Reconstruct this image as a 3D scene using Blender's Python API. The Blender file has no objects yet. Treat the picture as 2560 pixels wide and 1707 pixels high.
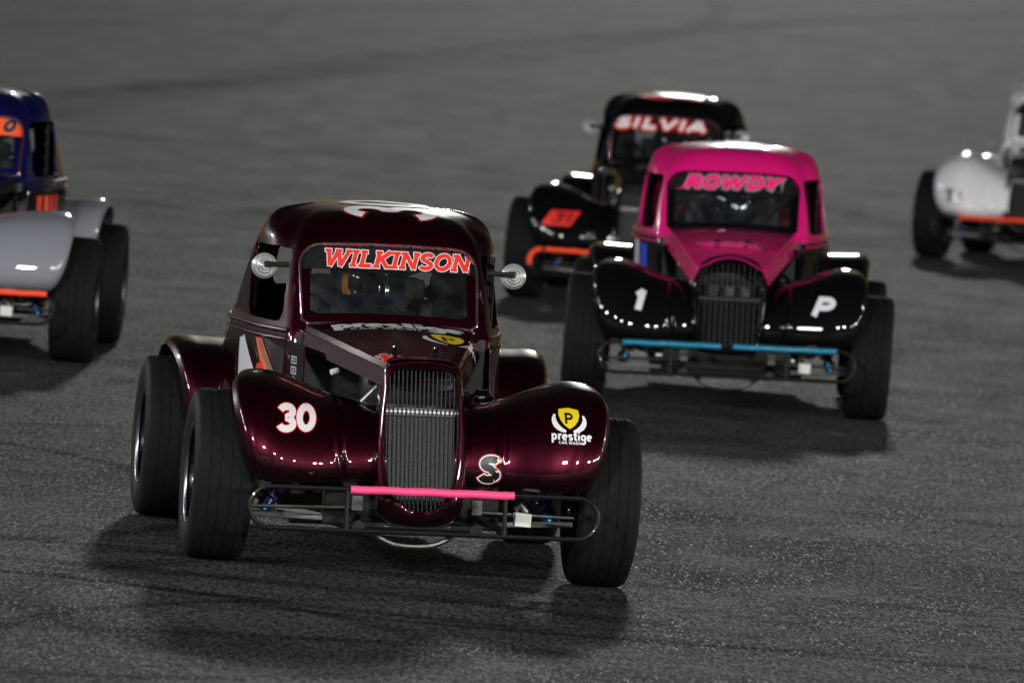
import bpy, bmesh, math, random
import numpy as np
from mathutils import Vector, Matrix
from mathutils.bvhtree import BVHTree

R = math.radians
random.seed(7)
np.random.seed(7)
scene = bpy.context.scene
C = scene.collection

# ------------------------------------------------------------------ camera
CAM_H, PITCH, ROLL, FPX = 2.3833, R(2.7917), R(4.6462), 23793.9
cam_d = bpy.data.cameras.new('camera')
cam = bpy.data.objects.new('camera', cam_d)
C.objects.link(cam)
cam_d.sensor_width = 36.0
cam_d.lens = FPX / 2560 * 36.0
cam_d.clip_start, cam_d.clip_end = 1.0, 5000.0
fwd = Vector((0, math.cos(PITCH), -math.sin(PITCH)))
up0 = Vector((0, math.sin(PITCH), math.cos(PITCH)))
rt0 = Vector((1, 0, 0))
rt = rt0 * math.cos(ROLL) + up0 * math.sin(ROLL)
up = up0 * math.cos(ROLL) - rt0 * math.sin(ROLL)
m = Matrix.Identity(4)
for k in range(3):
    m[k][0], m[k][1], m[k][2] = rt[k], up[k], -fwd[k]
m[2][3] = CAM_H
cam.matrix_world = m
cam_d.dof.use_dof = True
cam_d.dof.focus_distance = 32.2
cam_d.dof.aperture_fstop = 7.0
scene.camera = cam

# ------------------------------------------------------------------ world: night sky, a trace of light
SUN_EL, SUN_AZ = R(12.5), R(1.25)
world = bpy.data.worlds.new('World')
scene.world = world
world.use_nodes = True
nt = world.node_tree
sky = nt.nodes.new('ShaderNodeTexSky')
sky.sky_type = 'NISHITA'
sky.sun_disc = False
sky.sun_elevation = SUN_EL
sky.sun_rotation = SUN_AZ
nt.links.new(sky.outputs[0], nt.nodes['Background'].inputs[0])
nt.nodes['Background'].inputs[1].default_value = 0.002

# distant bank of floodlights behind the field: the key that throws the shadows towards the camera
sd = bpy.data.lights.new('key_sun', 'SUN')
sd.energy = 0.20
sd.angle = R(2.2)
sd.color = (0.98, 1.0, 0.96)
so = bpy.data.objects.new('key_sun', sd)
C.objects.link(so)
dv = Vector((-math.sin(SUN_AZ) * math.cos(SUN_EL), -math.cos(SUN_AZ) * math.cos(SUN_EL), -math.sin(SUN_EL)))
so.rotation_euler = dv.to_track_quat('-Z', 'Y').to_euler()

vs = scene.view_settings
vs.view_transform = 'Standard'
vs.look = 'None'
vs.exposure = 0.0
vs.gamma = 1.0
scene.cycles.use_denoising = True
scene.cycles.sample_clamp_indirect = 6.0
scene.cycles.max_bounces = 8
scene.cycles.transparent_max_bounces = 12
scene.cycles.caustics_reflective = False
scene.cycles.caustics_refractive = False

# ------------------------------------------------------------------ materials
MATS = {}
def mat(name, col, rough=0.5, metal=0.0, coat=0.0, var=0.12, scale=40.0, bump=0.0, spec=0.5, rvar=0.08, coat_rough=0.015):
    if name in MATS:
        return MATS[name]
    M = bpy.data.materials.new(name)
    M.use_nodes = True
    N, L = M.node_tree.nodes, M.node_tree.links
    b = N['Principled BSDF']
    b.inputs['Metallic'].default_value = metal
    b.inputs['Specular IOR Level'].default_value = spec
    b.inputs['Coat Weight'].default_value = coat
    b.inputs['Coat Roughness'].default_value = coat_rough
    tc = N.new('ShaderNodeTexCoord')
    nz = N.new('ShaderNodeTexNoise')
    nz.inputs['Scale'].default_value = scale
    nz.inputs['Detail'].default_value = 5
    L.new(tc.outputs['Object'], nz.inputs['Vector'])
    mx = N.new('ShaderNodeMix'); mx.data_type = 'RGBA'
    c = np.array(col[:3])
    mx.inputs[6].default_value = (*np.clip(c * (1 - var), 0, 1), 1)
    mx.inputs[7].default_value = (*np.clip(c * (1 + var), 0, 1), 1)
    L.new(nz.outputs['Fac'], mx.inputs[0])
    L.new(mx.outputs[2], b.inputs['Base Color'])
    mr = N.new('ShaderNodeMapRange')
    mr.inputs[3].default_value = max(0.02, rough - rvar)
    mr.inputs[4].default_value = min(1.0, rough + rvar)
    L.new(nz.outputs['Fac'], mr.inputs[0])
    L.new(mr.outputs[0], b.inputs['Roughness'])
    if bump:
        bp = N.new('ShaderNodeBump')
        bp.inputs['Strength'].default_value = bump
        bp.inputs['Distance'].default_value = 0.002
        L.new(nz.outputs['Fac'], bp.inputs['Height'])
        L.new(bp.outputs[0], b.inputs['Normal'])
    MATS[name] = M
    return M

def paint(name, col, metal=0.35, rough=0.32, spec=0.25):
    return mat(name, col, rough, metal, 1.0, 0.06, 300.0, rvar=0.04, spec=spec)

BURG = paint('burgundy_paint', (0.031, 0.0006, 0.0052), 0.85, 0.33)
PINK = paint('pink_paint', (0.64, 0.008, 0.155), 0.0, 0.30)
BLACK = paint('black_paint', (0.003, 0.003, 0.0034), 0.0, 0.5, 0.02)
BLUEP = paint('blue_paint', (0.004, 0.004, 0.05), 0.2)
GREYP = paint('grey_paint', (0.20, 0.21, 0.235), 0.0, 0.5)
WHITEP = paint('white_paint', (0.80, 0.80, 0.81), 0.0, 0.4)
RUBBER = mat('tyre_rubber', (0.007, 0.007, 0.0073), 0.6, var=0.25, scale=18, spec=0.16)
RUBTREAD = mat('tyre_tread_rubber', (0.0085, 0.0087, 0.009), 0.72, var=0.5, scale=34, spec=0.1, bump=0.25)
RIMM = mat('rim_black', (0.012, 0.012, 0.013), 0.28, 0.6, 0.5)
RIMLIP = mat('rim_steel_lip', (0.30, 0.30, 0.31), 0.3, 1.0)
CHROME = mat('chrome', (0.62, 0.62, 0.60), 0.12, 1.0, rvar=0.05)
STEEL = mat('brushed_steel', (0.26, 0.26, 0.25), 0.36, 1.0)
DARKM = mat('dark_metal', (0.03, 0.03, 0.032), 0.45, 0.6)
TUBEB = mat('black_tube', (0.006, 0.006, 0.0065), 0.4, 0.0, 0.25, spec=0.25)
BLACKCORE = mat('black_radiator', (0.003, 0.003, 0.003), 0.7, spec=0.1)
GBAR = mat('grille_bar_metal', (0.025, 0.025, 0.026), 0.4, 0.5)
PLAST = mat('black_plastic', (0.010, 0.010, 0.010), 0.55, spec=0.25)
INTER = mat('cockpit_black', (0.007, 0.008, 0.010), 0.55)
TRIM = mat('polished_burgundy_trim', (0.36, 0.20, 0.25), 0.16, 0.9)
ALU = mat('spun_aluminium', (0.56, 0.56, 0.55), 0.30, 0.6)
GREYBOX = mat('grey_plastic', (0.12, 0.12, 0.11), 0.5)
WHITEBOX = mat('white_plastic', (0.72, 0.72, 0.68), 0.5)
PURPLE = mat('purple_spring', (0.16, 0.05, 0.32), 0.35, 0.3, 0.4)
BLUEA = mat('blue_anodised', (0.02, 0.16, 0.42), 0.35, 0.7)
REDA = mat('red_anodised', (0.35, 0.03, 0.03), 0.4, 0.2)
T_PINK = mat('neon_pink_tape', (1.0, 0.075, 0.24), 0.5, var=0.06, scale=60)
T_BLUE = mat('cyan_tape', (0.004, 0.17, 0.29), 0.3, var=0.08, scale=60, coat=0.3)
T_ORNG = mat('neon_orange_tape', (1.0, 0.07, 0.012), 0.5, var=0.06, scale=60)
D_WHITE = mat('white_vinyl', (0.78, 0.78, 0.80), 0.35, coat=0.5, var=0.03)
D_RED = mat('red_vinyl', (0.78, 0.035, 0.02), 0.4, coat=0.4, var=0.04)
D_DRED = mat('dark_red_vinyl', (0.30, 0.01, 0.025), 0.35, coat=0.5, var=0.05)
D_BLACK = mat('black_vinyl', (0.008, 0.009, 0.009), 0.35, coat=0.4, var=0.1)
D_YEL = mat('yellow_vinyl', (0.80, 0.60, 0.01), 0.4, coat=0.4, var=0.05)
D_ORNG = mat('orange_vinyl', (0.95, 0.10, 0.015), 0.45, coat=0.3, var=0.05)
D_OLIVE = mat('olive_vinyl', (0.20, 0.15, 0.07), 0.4, coat=0.4, var=0.1)
D_BLUE = mat('blue_vinyl', (0.02, 0.04, 0.60), 0.4, coat=0.4, var=0.05)
D_PINK = mat('pink_vinyl', (0.85, 0.015, 0.17), 0.4, coat=0.3, var=0.05)
D_GREY = mat('grey_vinyl', (0.22, 0.20, 0.24), 0.4, coat=0.3, var=0.05)
SUIT = mat('dark_race_suit', (0.018, 0.022, 0.035), 0.8, var=0.2, scale=14)
GLOVE = mat('racing_glove', (0.015, 0.015, 0.017), 0.75)
HELM = mat('helmet_shell', (0.018, 0.024, 0.045), 0.2, coat=1.0)
HELO = mat('helmet_orange', (0.85, 0.28, 0.02), 0.35, coat=0.5)
VISOR = mat('helmet_visor', (0.01, 0.01, 0.012), 0.08, coat=1.0)
SKIN = mat('skin', (0.45, 0.24, 0.17), 0.55)

def glass_mat():
    M = bpy.data.materials.new('windshield_glass'); M.use_nodes = True
    N, L = M.node_tree.nodes, M.node_tree.links
    for n in list(N):
        if n.type != 'OUTPUT_MATERIAL': N.remove(n)
    out = [n for n in N if n.type == 'OUTPUT_MATERIAL'][0]
    tr = N.new('ShaderNodeBsdfTransparent'); tr.inputs[0].default_value = (0.50, 0.55, 0.58, 1)
    gl = N.new('ShaderNodeBsdfGlossy'); gl.inputs['Roughness'].default_value = 0.04
    df = N.new('ShaderNodeBsdfDiffuse'); df.inputs[0].default_value = (0.28, 0.30, 0.30, 1)
    fr = N.new('ShaderNodeFresnel'); fr.inputs[0].default_value = 1.5
    mx = N.new('ShaderNodeMixShader'); mx2 = N.new('ShaderNodeMixShader')
    nz = N.new('ShaderNodeTexNoise'); nz.inputs['Scale'].default_value = 14; nz.inputs['Detail'].default_value = 6
    tc = N.new('ShaderNodeTexCoord'); L.new(tc.outputs['Object'], nz.inputs['Vector'])
    mr = N.new('ShaderNodeMapRange'); mr.inputs[1].default_value = 0.42; mr.inputs[2].default_value = 0.8
    mr.inputs[3].default_value = 0.015; mr.inputs[4].default_value = 0.07
    L.new(nz.outputs['Fac'], mr.inputs[0]); L.new(mr.outputs[0], mx2.inputs[0])
    L.new(tr.outputs[0], mx2.inputs[1]); L.new(df.outputs[0], mx2.inputs[2])
    L.new(fr.outputs[0], mx.inputs[0]); L.new(mx2.outputs[0], mx.inputs[1]); L.new(gl.outputs[0], mx.inputs[2])
    L.new(mx.outputs[0], out.inputs[0])
    return M
GLASS = glass_mat()

def core_mat():
    M = bpy.data.materials.new('radiator_core'); M.use_nodes = True
    N, L = M.node_tree.nodes, M.node_tree.links
    b = N['Principled BSDF']; b.inputs['Metallic'].default_value = 0.7; b.inputs['Roughness'].default_value = 0.4
    tc = N.new('ShaderNodeTexCoord')
    br = N.new('ShaderNodeTexBrick')
    br.inputs['Scale'].default_value = 1.0
    br.inputs['Color1'].default_value = (0.055, 0.058, 0.055, 1); br.inputs['Color2'].default_value = (0.036, 0.038, 0.036, 1)
    br.inputs['Mortar'].default_value = (0.012, 0.012, 0.012, 1)
    br.inputs['Brick Width'].default_value = 0.010; br.inputs['Row Height'].default_value = 0.009
    br.inputs['Mortar Size'].default_value = 0.002
    sp = N.new('ShaderNodeSeparateXYZ'); cb = N.new('ShaderNodeCombineXYZ')
    L.new(tc.outputs['Object'], sp.inputs[0]); L.new(sp.outputs[0], cb.inputs[0]); L.new(sp.outputs[2], cb.inputs[1])
    L.new(cb.outputs[0], br.inputs['Vector']); L.new(br.outputs[0], b.inputs['Base Color'])
    return M
CORE = core_mat()

# ------------------------------------------------------------------ mesh helpers
def to_mesh(name, V, F, mats, smooth=True, fm=None):
    me = bpy.data.meshes.new(name)
    me.from_pydata([tuple(map(float, v)) for v in V], [], [tuple(int(i) for i in f) for f in F])
    for mm in (mats if isinstance(mats, (list, tuple)) else [mats]):
        me.materials.append(mm)
    if smooth:
        me.polygons.foreach_set('use_smooth', [True] * len(me.polygons))
    if fm is not None:
        me.polygons.foreach_set('material_index', fm)
    me.update()
    if smooth:
        me.set_sharp_from_angle(angle=0.75)
    return me

def add(name, me, parent=None, basis=None):
    o = bpy.data.objects.new(name, me)
    C.objects.link(o)
    if parent: o.parent = parent
    if basis is not None: o.matrix_basis = basis
    return o

def tag(o, label=None, cat=None, group=None, kind=None):
    for k, v in (('label', label), ('category', cat), ('group', group), ('kind', kind)):
        if v: o[k] = v
    return o

def catmull(pts, n, closed=False):
    P = np.array(pts, float)
    m_ = len(P)
    if closed:
        ext = np.vstack([P[-1:], P, P[:2]]); segs = m_
    else:
        ext = np.vstack([2 * P[0] - P[1], P, 2 * P[-1] - P[-2]]); segs = m_ - 1
    # chord-length resample for even spacing
    out = []
    for s in range(segs):
        p0, p1, p2, p3 = ext[s:s + 4]
        for t in np.linspace(0, 1, 24, endpoint=False):
            out.append(0.5 * ((2 * p1) + (-p0 + p2) * t + (2 * p0 - 5 * p1 + 4 * p2 - p3) * t * t + (-p0 + 3 * p1 - 3 * p2 + p3) * t ** 3))
    out.append(P[0] if closed else P[-1])
    out = np.array(out)
    d = np.r_[0, np.cumsum(np.linalg.norm(np.diff(out, axis=0), axis=1))]
    s = np.linspace(0, d[-1], n + 1)[:-1] if closed else np.linspace(0, d[-1], n)
    return np.stack([np.interp(s, d, out[:, k]) for k in range(P.shape[1])], 1)

def smooth_interp(x, xp, fp):
    """catmull interpolation of fp over xp (xp increasing)"""
    xp = np.array(xp, float); fp = np.array(fp, float); x = np.atleast_1d(np.array(x, float))
    mm = np.gradient(fp, xp)
    i = np.clip(np.searchsorted(xp, x) - 1, 0, len(xp) - 2)
    h = xp[i + 1] - xp[i]; t = np.clip((x - xp[i]) / h, 0, 1)
    return (2*t**3-3*t**2+1)*fp[i] + (t**3-2*t**2+t)*h*mm[i] + (-2*t**3+3*t**2)*fp[i+1] + (t**3-t**2)*h*mm[i+1]

def grid_faces(nu, nv, closed_u=False):
    F = []
    for i in range(nu if closed_u else nu - 1):
        for j in range(nv - 1):
            a, b = i * nv + j, ((i + 1) % nu) * nv + j
            F.append((a, b, b + 1, a + 1))
    return F

def vnormals(V, F):
    V = np.asarray(V, float); N = np.zeros_like(V)
    for f in F:
        p = V[list(f)]
        n = np.zeros(3)
        for k in range(1, len(f) - 1):
            n += np.cross(p[k] - p[0], p[k + 1] - p[0])
        for i in f: N[i] += n
    l = np.linalg.norm(N, axis=1); l[l == 0] = 1
    return N / l[:, None]

def clip(V, F, d, N=None):
    """keep the part of a polygon mesh where d > 0"""
    V = np.asarray(V, float); nV, nN, nF = [], [], []
    idx, cut = {}, {}
    def vid(i):
        if i not in idx:
            idx[i] = len(nV); nV.append(V[i]); nN.append(N[i] if N is not None else None)
        return idx[i]
    def cid(a, b):
        k = (min(a, b), max(a, b))
        if k not in cut:
            t = d[a] / (d[a] - d[b])
            cut[k] = len(nV); nV.append(V[a] + (V[b] - V[a]) * t)
            nN.append(N[a] + (N[b] - N[a]) * t if N is not None else None)
        return cut[k]
    for f in F:
        ok = [d[i] > 0 for i in f]
        if all(ok): nF.append(tuple(vid(i) for i in f)); continue
        if not any(ok): continue
        g = []
        for k in range(len(f)):
            a, b = f[k], f[(k + 1) % len(f)]
            if d[a] > 0: g.append(vid(a))
            if (d[a] > 0) != (d[b] > 0): g.append(cid(a, b))
        if len(g) >= 3: nF.append(tuple(g))
    return np.array(nV), nF, (np.array(nN) if N is not None else None)

def shell(V, F, t, N=None):
    """give an open sheet a thickness t, inwards, with its own hard rim"""
    V = np.asarray(V, float)
    if N is None: N = vnormals(V, F)
    n = len(V)
    inner = V - N * t
    cnt = {}
    for f in F:
        for k in range(len(f)):
            a, b = f[k], f[(k + 1) % len(f)]
            cnt[(a, b)] = 1
    edges = [(a, b) for (a, b) in cnt if (b, a) not in cnt]
    VV = [*V, *inner]; FF = list(F) + [tuple(i + n for i in reversed(f)) for f in F]
    rim = {}
    def rv(i):
        if i not in rim:
            rim[i] = len(VV); VV.append(V[i]); VV.append(V[i] - N[i] * t)
        return rim[i]
    for a, b in edges:
        ra, rb = rv(a), rv(b)
        FF.append((rb, ra, ra + 1, rb + 1))
    return np.array(VV), FF

def tube(path, r, n=8, closed=False, cap=True):
    P = np.array(path, float); m_ = len(P)
    rr = np.broadcast_to(np.array(r, float), (m_,))
    T = np.zeros_like(P)
    for i in range(m_):
        a, b = (P[(i - 1) % m_], P[(i + 1) % m_]) if closed else (P[max(i - 1, 0)], P[min(i + 1, m_ - 1)])
        T[i] = (b - a) / (np.linalg.norm(b - a) + 1e-12)
    ref = np.array([0, 0, 1.0]) if abs(T[0][2]) < .9 else np.array([1.0, 0, 0])
    V = []
    u = np.cross(T[0], ref); u /= np.linalg.norm(u)
    for i in range(m_):
        u = u - T[i] * np.dot(u, T[i]); u /= np.linalg.norm(u)
        w = np.cross(T[i], u)
        for k in range(n):
            a = 2 * math.pi * k / n
            V.append(P[i] + rr[i] * (math.cos(a) * u + math.sin(a) * w))
    F = []
    for i in range(m_ if closed else m_ - 1):
        for k in range(n):
            a, b = i * n + k, i * n + (k + 1) % n
            c, d = ((i + 1) % m_) * n + (k + 1) % n, ((i + 1) % m_) * n + k
            F.append((a, b, c, d))
    if cap and not closed:
        F.append(tuple(range(n - 1, -1, -1))); F.append(tuple((m_ - 1) * n + k for k in range(n)))
    return np.array(V), F

def lathe(prof, n=48, axis='X', arc=2 * math.pi):
    """prof: (axial, radius)"""
    V, F = [], []
    m_ = len(prof)
    for i in range(n):
        a = 2 * math.pi * i / n
        for (x, r) in prof:
            if axis == 'X': V.append((x, r * math.cos(a), r * math.sin(a)))
            elif axis == 'Y': V.append((r * math.cos(a), x, r * math.sin(a)))
            else: V.append((r * math.cos(a), r * math.sin(a), x))
    for i in range(n):
        for j in range(m_ - 1):
            a, b = i * m_ + j, ((i + 1) % n) * m_ + j
            F.append((a, b, b + 1, a + 1))
    return np.array(V), F

def box(cx, cy, cz, sx, sy, sz, bev=0.0, rot=None):
    bm = bmesh.new()
    bmesh.ops.create_cube(bm, size=1.0)
    bmesh.ops.scale(bm, vec=(sx, sy, sz), verts=bm.verts)
    if bev: bmesh.ops.bevel(bm, geom=bm.edges[:], offset=bev, segments=2, affect='EDGES', profile=0.6)
    if rot is not None: bmesh.ops.transform(bm, matrix=rot, verts=bm.verts)
    bmesh.ops.translate(bm, vec=(cx, cy, cz), verts=bm.verts)
    bm.verts.index_update()
    V = [v.co[:] for v in bm.verts]; F = [tuple(v.index for v in f.verts) for f in bm.faces]
    bm.free()
    return np.array(V), F

def join(*parts):
    V, F = [], []
    for v, f in parts:
        o = len(V); V.extend(list(v)); F.extend([tuple(i + o for i in g) for g in f])
    return np.array(V), F

def bvh_of(me):
    return BVHTree.FromPolygons([v.co[:] for v in me.vertices], [p.vertices[:] for p in me.polygons])

# ------------------------------------------------------------------ flat print: stroke letters laid onto a surface
def arc(cx, cy, rx, ry, a0, a1, n=14):
    return [(cx + rx * math.cos(R(a)), cy + ry * math.sin(R(a))) for a in np.linspace(a0, a1, n)]

GLYPH = {   # width, strokes; w = stroke weight used in design 0.2
 'W': (1.25, [[(.12, 1), (.36, 0)], [(.36, 0), (.62, .95)], [(.62, .95), (.86, 0)], [(.86, 0), (1.13, 1)]]),
 'I': (.42, [[(.21, 0), (.21, 1)]]),
 'L': (.72, [[(.2, 1), (.2, .06)], [(.1, .09), (.66, .09)]]),
 'K': (.85, [[(.2, 0), (.2, 1)], [(.24, .42), (.72, .98)], [(.36, .55), (.74, .02)]]),
 'N': (.92, [[(.18, 0), (.18, 1)], [(.18, .97), (.74, .03)], [(.74, 0), (.74, 1)]]),
 'S': (.74, [arc(.37, .735, .25, .185, 20, 270, 16) + arc(.37, .27, .26, .19, 90, -160, 16)[1:]]),
 'O': (.86, [arc(.43, .5, .32, .42, 90, 450, 26)]),
 '0': (.80, [arc(.40, .5, .27, .40, 90, 450, 26)]),
 '3': (.74, [arc(.35, .735, .25, .19, 160, -80, 16) + arc(.35, .275, .27, .20, 80, -165, 16)]),
 '1': (.5, [[(.30, 0), (.30, 1)], [(.34, .95), (.10, .74)]]),
 '7': (.66, [[(.04, .9), (.62, .9)], [(.56, .88), (.26, 0)]]),
 'P': (.78, [[(.2, 0), (.2, 1)], [(.18, .9), (.42, .9)] + arc(.44, .68, .22, .22, 90, -90, 12) + [(.2, .46)]]),
 'V': (.84, [[(.1, 1), (.42, .03)], [(.42, .03), (.74, 1)]]),
 'A': (.88, [[(.08, 0), (.44, .97)], [(.44, .97), (.80, 0)], [(.22, .30), (.66, .30)]]),
 'R': (.86, [[(.2, 0), (.2, 1)], [(.16, .9), (.44, .9)] + arc(.46, .70, .20, .20, 90, -90, 10) + [(.2, .50)], [(.40, .48), (.84, -.05)]]),
 'D': (.84, [[(.2, 0), (.2, 1)], [(.16, .9), (.36, .9)] + arc(.38, .5, .34, .40, 90, -90, 16) + [(.16, .1)]]),
 'Y': (.86, [[(.08, 1), (.43, .5)], [(.80, 1.02), (.43, .5)], [(.43, .55), (.43, 0)]]),
 'C': (.76, [arc(.42, .5, .30, .42, 50, 310, 18)]),
 'H': (.84, [[(.18, 0), (.18, 1)], [(.66, 0), (.66, 1)], [(.18, .5), (.66, .5)]]),
 'p': (.68, [[(.16, -.38), (.16, .66)], arc(.34, .32, .20, .27, 160, -160, 16)]),
 'r': (.48, [[(.16, 0), (.16, .66)], arc(.34, .36, .18, .24, 170, 60, 8)]),
 'e': (.64, [[(.10, .34), (.52, .34)], arc(.31, .32, .22, .27, 5, 310, 18)]),
 's': (.56, [arc(.28, .46, .16, .13, 30, 260, 10) + arc(.28, .17, .17, .13, 85, -150, 10)]),
 't': (.46, [[(.22, .9), (.22, .08)], [(.04, .62), (.42, .62)], [(.2, .07), (.42, .07)]]),
 'i': (.32, [[(.16, 0), (.16, .62)], [(.16, .78), (.16, .92)]]),
 'g': (.68, [arc(.32, .34, .20, .25, 0, 360, 18), [(.52, .62), (.52, -.15)], arc(.32, -.12, .20, .22, 0, -160, 10)]),
}
SERIF = {'W': [(.12, 1), (.62, 1), (1.13, 1)], 'I': [(.21, 1), (.21, 0)], 'L': [(.2, 1), (.2, .0)], 'K': [(.2, 1), (.2, 0), (.74, 1), (.76, 0)], 'N': [(.14, 1), (.18, 0), (.74, 1)]}

class Print:
    """collects ribbons and patches in a 2-D (a, b) plane, each with a layer and a material"""
    def __init__(s): s.V, s.F, s.L, s.M, s.mats = [], [], [], [], []
    def mi(s, m_):
        if m_ not in s.mats: s.mats.append(m_)
        return s.mats.index(m_)
    def ribbon(s, pts, w, m_, lift, ext=0.0, step=0.012):
        P = np.array(pts, float)
        if len(P) < 2: return
        if ext:
            a = P[0] - P[1]; P = P.copy(); P[0] = P[0] + a / np.linalg.norm(a) * ext
            b = P[-1] - P[-2]; P[-1] = P[-1] + b / np.linalg.norm(b) * ext
        Q = [P[0]]
        for a, b in zip(P[:-1], P[1:]):
            k = max(1, int(np.linalg.norm(b - a) / step))
            for t in range(1, k + 1): Q.append(a + (b - a) * t / k)
        Q = np.array(Q); n = len(Q)
        d = np.gradient(Q, axis=0); d /= (np.linalg.norm(d, axis=1)[:, None] + 1e-12)
        nn = np.stack([-d[:, 1], d[:, 0]], 1)
        o = len(s.V); k = s.mi(m_)
        for i in range(n):
            for t in (-.5, 0, .5): s.V.append(Q[i] + nn[i] * w * t); s.L.append(lift)
        for i in range(n - 1):
            for j in range(2):
                a = o + i * 3 + j
                s.F.append((a, a + 3, a + 4, a + 1)); s.M.append(k)
    def patch(s, poly, m_, lift, rings=4):
        P = np.array(poly, float); c = P.mean(0); n = len(P)
        # even out long edges
        Q = []
        for a, b in zip(P, np.roll(P, -1, 0)):
            k = max(1, int(np.linalg.norm(b - a) / 0.02))
            for t in range(k): Q.append(a + (b - a) * t / k)
        P = np.array(Q); n = len(P)
        o = len(s.V); k = s.mi(m_)
        s.V.append(c); s.L.append(lift)
        for r_ in range(1, rings + 1):
            for q in P: s.V.append(c + (q - c) * r_ / rings); s.L.append(lift)
        for i in range(n):
            j = (i + 1) % n
            s.F.append((o, o + 1 + i, o + 1 + j)); s.M.append(k)
            for r_ in range(rings - 1):
                a, b = o + 1 + r_ * n, o + 1 + (r_ + 1) * n
                s.F.append((a + i, b + i, b + j, a + j)); s.M.append(k)
    def text(s, txt, x0, y0, h, w_total, m_, lift=0.0012, weight=.2, slant=0.0, serif=False, outline=0.0, om=None, slope=0.0, sserif=.16):
        ws = [GLYPH[c][0] if c != ' ' else .4 for c in txt]
        sx = w_total / sum(ws)
        def T(p, ox):
            X = (ox + p[0]) * sx + slant * p[1] * h
            return (x0 + X, y0 + p[1] * h + slope * X)
        for lay in ((1, 0) if outline else (0,)):
            k = 0; ox = 0.0
            for c, wd in zip(txt, ws):
                if c != ' ':
                    st = list(GLYPH[c][1])
                    if serif:
                        for (px, py) in SERIF.get(c, []):
                            y_ = .07 if py < .5 else .93
                            st.append([(px - sserif, y_), (px + sserif, y_)])
                    for q_, stroke in enumerate(st):
                        is_ser = serif and q_ >= len(GLYPH[c][1])
                        ww = (weight * (.72 if is_ser else 1.0)) * min(h, sx * 1.25)
                        pts = [T(p, ox) for p in stroke]
                        s.ribbon(pts, ww + (2 * outline if lay else 0), om if lay else m_, lift + (0 if lay else .0004) + k * 1.2e-5, outline if lay else 0)
                        k += 1
                ox += wd
    def build(s, name, parent, bvh, mode, lift0=0.0, basis=None):
        """mode: front / top / left / right -> which way the print is pressed on"""
        V = []
        for (a, b), l in zip(s.V, s.L):
            if mode == 'front': o, d = Vector((a, -3, b)), Vector((0, 1, 0))
            elif mode == 'top': o, d = Vector((a, b, 3)), Vector((0, 0, -1))
            elif mode == 'left': o, d = Vector((-3, a, b)), Vector((1, 0, 0))
            else: o, d = Vector((3, a, b)), Vector((-1, 0, 0))
            h, n, i, t = bvh.ray_cast(o, d)
            if h is None:
                h, n, i, t = bvh.find_nearest(o + d * 2.7)
            if n.dot(d) > 0: n = -n
            V.append(h + n * (l + lift0))
        me = to_mesh(name, V, s.F, s.mats, True, s.M)
        return add(name, me, parent, basis)

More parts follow.
